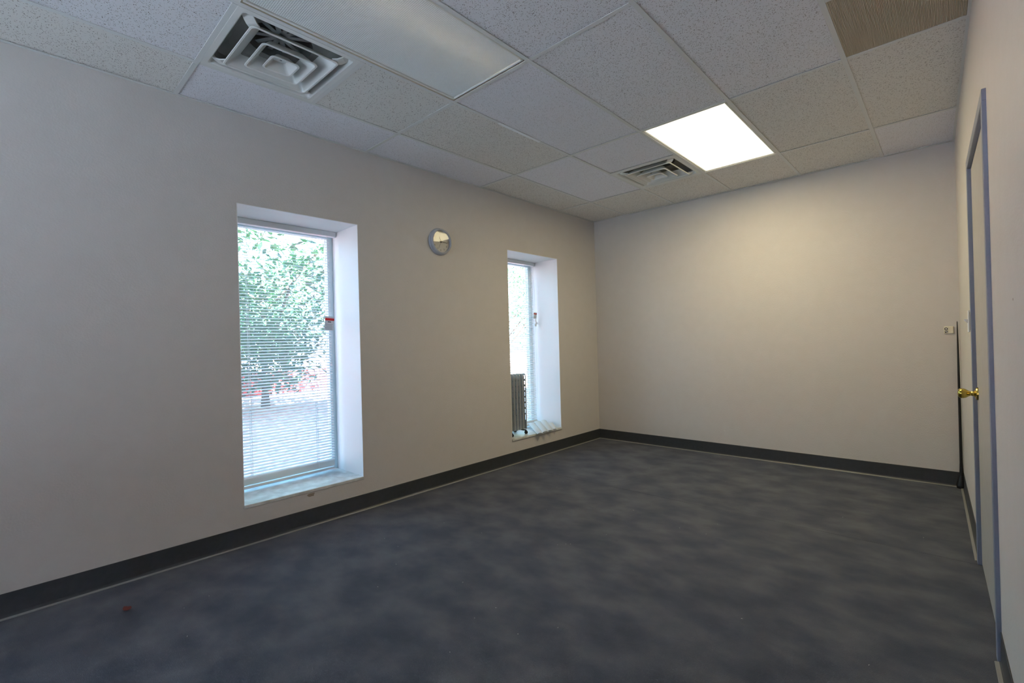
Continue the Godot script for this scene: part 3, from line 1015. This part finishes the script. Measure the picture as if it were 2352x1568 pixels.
func heater() -> void:
	# oil filled radiator standing on the sill of the second window
	var o := thing("oil_radiator_heater", Transform3D(Basis(), Vector3(-0.145, 0.255, 1.455)), "grey oil filled radiator heater on casters, standing on the window sill", "heater")
	var d := 0.075          # half depth
	var y0 := 0.05
	var y1 := 0.64
	# fin: a pressed plate with a raised core and a slotted rim on both edges
	var st := begin()
	var core := PackedVector2Array()
	for k in [[-d + 0.022, y0], [d - 0.022, y0], [d - 0.022, y1 - 0.03], [d - 0.035, y1], [-d + 0.035, y1], [-d + 0.022, y1 - 0.03]]:
		core.append(Vector2(k[0], k[1]))
	prism(st, core, Vector3(0, 0, -0.002), Vector3.RIGHT, Vector3.UP, Vector3(0, 0, 0.004))
	for s in [-1.0, 1.0]:
		var rim := PackedVector2Array()
		for k in [[d - 0.008, y0], [d, y0 + 0.008], [d, y1 - 0.02], [d - 0.010, y1], [d - 0.036, y1], [d - 0.036, y1 - 0.012], [d - 0.016, y1 - 0.012], [d - 0.009, y1 - 0.024], [d - 0.009, y0 + 0.1], [d - 0.022, y0 + 0.095], [d - 0.022, y0]]:
			rim.append(Vector2(k[0] * s, k[1]))
		prism(st, rim, Vector3(0, 0, -0.004), Vector3.RIGHT, Vector3.UP, Vector3(0, 0, 0.008))
		for b in 7:
			var y := y0 + 0.1 + (b + 1) * 0.0605
			box(st, Vector3(minf(s * (d - 0.022), s * (d - 0.008)), y - 0.008, -0.003), Vector3(maxf(s * (d - 0.022), s * (d - 0.008)), y + 0.008, 0.003))
	# oil channels, swelling both faces
	for x in [-0.022, 0.022]:
		var oval := PackedVector2Array()
		for k in 12:
			oval.append(Vector2(cos(TAU * k / 12) * 0.013, sin(TAU * k / 12) * 0.008))
		prism(st, oval, Vector3(x, y0 + 0.04, 0), Vector3.RIGHT, Vector3.BACK, Vector3(0, y1 - y0 - 0.08, 0), true)
	var fin := st.commit()
	fin.surface_set_material(0, M.heater)
	for k in 7:
		again("fin", fin, o, Transform3D(Basis(), Vector3(0, 0, -0.147 + 0.046 * k)))
	st = begin()
	for y in [y0 + 0.055, y1 - 0.055]:
		lathe(st, PackedVector2Array([Vector2(0, 0), Vector2(0.017, 0), Vector2(0.017, 0.28), Vector2(0, 0.28)]), Vector3(0, y, -0.148), Vector3.BACK, 16)
	mesh("oil_pipe", st, M.heater, o)
	for zc in [-0.115, 0.105]:
		st = begin()
		cham(st, Vector3(-0.088, 0.038, zc - 0.014), Vector3(0.088, 0.05, zc + 0.014), 0.004)
		var bar := mesh("foot_bar", st, M.black, o)
		for x in [-0.08, 0.08]:
			st = begin()
			for s in [-1.0, 1.0]:
				lathe(st, PackedVector2Array([Vector2(0, -0.005), Vector2(0.015, -0.005), Vector2(0.0175, -0.002), Vector2(0.0175, 0.002), Vector2(0.015, 0.005), Vector2(0, 0.005)]), Vector3(x, 0.0175, zc - 0.012 + s * 0.0065), Vector3.BACK, 18)
			cham(st, Vector3(x - 0.009, 0.02, zc - 0.022), Vector3(x + 0.009, 0.039, zc - 0.002), 0.003)
			mesh("caster", st, M.black, bar)

func clock() -> void:
	var o := thing("wall_clock", Transform3D(Basis(Vector3.UP, PI / 2), Vector3(0.0, 2.132, 2.487)), "round grey wall clock hanging between the two windows", "clock")
	# own axes: x to the right as seen, z out of the wall
	var st := begin()
	lathe(st, PackedVector2Array([Vector2(0.118, 0.0), Vector2(0.1195, 0.006), Vector2(0.117, 0.015), Vector2(0.113, 0.020), Vector2(0.112, 0.030), Vector2(0.108, 0.038), Vector2(0.101, 0.041), Vector2(0.096, 0.039), Vector2(0.0945, 0.034), Vector2(0.0945, 0.016)]), Vector3.ZERO, Vector3.BACK, 64)
	mesh("rim", st, M.clock_rim, o)
	st = begin()
	lathe(st, PackedVector2Array([Vector2(0.0, 0.016), Vector2(0.096, 0.016)]), Vector3.ZERO, Vector3.BACK, 48)
	var dial := mesh("dial", st, M.dial, o)
	var font := SystemFont.new()
	font.font_names = PackedStringArray(["Droid Sans"])
	for k in range(1, 13):
		var tm := TextMesh.new()
		tm.text = str(k)
		tm.font = font
		tm.font_size = 32
		tm.pixel_size = 0.00062
		tm.depth = 0.0006
		tm.material = M.ink
		var a := TAU * k / 12
		again("numeral", tm, dial, Transform3D(Basis(), Vector3(sin(a) * 0.075, cos(a) * 0.075, 0.0165)))
	for hnd in [["hour_hand", 11.27 / 12, 0.046, 0.0028, 0.021], ["minute_hand", 16.0 / 60, 0.072, 0.0022, 0.024], ["second_hand", 34.5 / 60, 0.078, 0.0008, 0.027]]:
		st = begin()
		var l: float = hnd[2]
		var w: float = hnd[3]
		prism(st, PackedVector2Array([Vector2(-w, -l * 0.25), Vector2(w, -l * 0.25), Vector2(w, l * 0.9), Vector2(0, l), Vector2(-w, l * 0.9)]), Vector3.ZERO, Vector3.RIGHT, Vector3.UP, Vector3(0, 0, 0.0008))
		var hm := mesh(hnd[0], st, M.ink, o)
		hm.transform = Transform3D(Basis(Vector3.BACK, -TAU * hnd[1]), Vector3(0, 0, hnd[4]))
	st = begin()
	lathe(st, PackedVector2Array([Vector2(0.007, 0.016), Vector2(0.007, 0.0285), Vector2(0, 0.029)]), Vector3.ZERO, Vector3.BACK, 20)
	mesh("hub", st, M.ink, o)
	st = begin()
	lathe(st, PackedVector2Array([Vector2(0.0, 0.0335), Vector2(0.095, 0.033)]), Vector3.ZERO, Vector3.BACK, 48)
	mesh("glass", st, M.clock_glass, o)

func vanes() -> void:
	# loose vanes of a vertical blind, lying slantwise on the sill with their ends past its edge
	var where := [
		[Vector3(0.062, 0.2555, 1.243), Vector3(-0.262, 0.300, 1.008), "first loose white vane on the sill, next to the heater caster"],
		[Vector3(0.058, 0.259, 1.148), Vector3(-0.250, 0.312, 0.920), "second loose white vane on the sill, counted from the heater"],
		[Vector3(0.048, 0.256, 1.052), Vector3(-0.205, 0.318, 0.862), "third loose white vane on the sill, counted from the heater"],
		[Vector3(0.034, 0.2545, 0.960), Vector3(-0.110, 0.296, 0.856), "fourth loose white vane on the sill, farthest from the heater"]]
	for w in where:
		var run: Vector3 = w[1] - w[0]
		var across := run.cross(Vector3.UP).normalized()
		var up := across.cross(run).normalized()
		var at := Transform3D(Basis(across, up, -run.normalized()), w[0])
		run = Vector3(0, 0, -run.length())
		across = Vector3.RIGHT
		up = Vector3.UP
		var st := begin()
		var half := 0.036
		for i in 10:
			var t0 := i / 10.0 * 2 - 1
			var t1 := (i + 1) / 10.0 * 2 - 1
			var p0 := across * t0 * half + up * 0.012 * (1 - t0 * t0)
			var p1 := across * t1 * half + up * 0.012 * (1 - t1 * t1)
			var n0 := (up * half + across * 0.024 * t0).normalized()
			var n1 := (up * half + across * 0.024 * t1).normalized()
			strip(st, p0, p1, p1 + run, p0 + run, n0, n1, n1, n0)
			var k := up * 0.0012
			strip(st, p0 - k, p1 - k, p1 + run - k, p0 + run - k, -n0, -n1, -n1, -n0)
			quad(st, p0, p1, p1 - k, p0 - k, -run.normalized())
			quad(st, p0 + run, p1 + run, p1 + run - k, p0 + run - k, run.normalized())
		var o := mesh("blind_vane", st, M.slat)
		o.transform = at
		tag(o, w[2], "blind vane", "loose blind vanes on the sill")

# ------------------------------------------------------------------ outdoors
func outdoors() -> void:
	var st := begin()
	box(st, Vector3(-60, -0.45, -45), Vector3(-T - 0.001, -0.15, 40))
	tag(mesh("ground", st, M.paving), "pinkish sunlit paving outside the windows", "paving", "", "structure")
	st = begin()
	box(st, Vector3(-T, -0.45, ZEND + 0.201), Vector3(30, -0.15, 40))  # unseen ground, kept neutral so its bounced sun does not tint the room
	tag(mesh("pavement", st, M.concrete), "unseen pale concrete pavement, toned to bounce neutral sun into the room", "pavement", "", "structure")
	st = begin()
	box(st, Vector3(-T, 3.26, -6.0), Vector3(9.0, 10.0, ZEND + 0.2))  # unseen upper block, raised to keep the sun off the paving
	box(st, Vector3(-T, -0.15, -6.0), Vector3(9.0, 3.26, -0.201))
	tag(mesh("shading_block", st, M.outside_wall), "unseen block above and beyond the room, height set to shade the paving", "building", "", "structure")
	# unseen dark block across the street, added to hide the low sky
	st = begin()
	cham(st, Vector3(-9.0, -0.15, 20.0), Vector3(16.0, 9.0, 28.0), 0.05)
	tag(mesh("sky_block", st, M.dark_brick), "unseen dark brick block added across the street to hold back low sky light", "building", "", "structure")
	st = begin()
	cham(st, Vector3(-12.0, -0.15, -3.0), Vector3(-11.6, 0.55, 9.0), 0.02)
	tag(mesh("garden_wall", st, M.red_wall), "low red garden wall across the paving under the trees", "wall")
	tree(Vector3(-8.6, -0.15, 0.9), 2.5, 2.4, 16000, 1, "broad leafy tree seen through the blind beside the clock")
	tree(Vector3(-15.8, -0.15, 4.0), 3.6, 3.4, 9000, 2, "second leafy tree farther back behind the low red wall")
	tree(Vector3(-10.5, -0.15, -9.5), 2.6, 3.4, 6000, 3, "leafy tree seen through the blind behind the heater")

func tree(at: Vector3, radius: float, high: float, count: int, sd: int, label: String) -> void:
	var o := thing("leafy_tree", Transform3D(Basis(), at), label, "tree", "trees outside the windows")
	var r := RandomNumberGenerator.new()
	r.seed = sd
	var st := begin()
	lathe(st, PackedVector2Array([Vector2(0.11, 0.0), Vector2(0.08, 0.4), Vector2(0.07, 1.4), Vector2(0.05, high), Vector2(0.0, high + 0.6)]), Vector3.ZERO, Vector3.UP, 10)
	for k in 7:
		var a := k * 2.4
		var q := Vector3(cos(a), 0.9, sin(a)) * radius * 0.6
		tube(st, PackedVector3Array([Vector3(0, 1.2 + 0.2 * k, 0), Vector3(0, 1.2 + 0.2 * k, 0) + q * 0.5, Vector3(0, 1.3 + 0.2 * k, 0) + q]), 0.03, 6)
	mesh("trunk", st, M.bark, o)
	var vs := PackedVector3Array()
	var ns := PackedVector3Array()
	var cs := PackedColorArray()
	var clumps := []
	for k in 70:
		var d := Vector3(r.randfn(), r.randfn() * 0.8, r.randfn()).normalized()
		clumps.append(Vector3(0, high, 0) + d * Vector3(radius, radius * 0.95, radius) * pow(r.randf(), 0.4))
	for k in count:
		var c: Vector3 = clumps[r.randi() % clumps.size()]
		var p := c + Vector3(r.randfn(), r.randfn() * 0.7, r.randfn()) * radius * 0.15
		if p.y < 0.35:
			continue
		var n := Vector3(r.randfn() * 0.7, 1.0, r.randfn() * 0.7).normalized()
		var u := n.cross(Vector3(r.randfn(), 0.2, r.randfn())).normalized()
		var v := n.cross(u)
		var l := r.randf_range(0.06, 0.11)
		var w := l * 0.42
		var g := r.randf_range(0.75, 1.25)
		var tint := Color(g * r.randf_range(0.85, 1.15), g, g * r.randf_range(0.8, 1.1))
		for q in [p - u * l, p + v * w, p + u * l, p - u * l, p + u * l, p - v * w]:
			vs.append(q)
			ns.append(n)
			cs.append(tint)
	var ar := []
	ar.resize(Mesh.ARRAY_MAX)
	ar[Mesh.ARRAY_VERTEX] = vs
	ar[Mesh.ARRAY_NORMAL] = ns
	ar[Mesh.ARRAY_COLOR] = cs
	var am := ArrayMesh.new()
	am.add_surface_from_arrays(Mesh.PRIMITIVE_TRIANGLES, ar)
	am.surface_set_material(0, M.leaf)
	again("crown", am, o).set_meta("kind", "stuff")
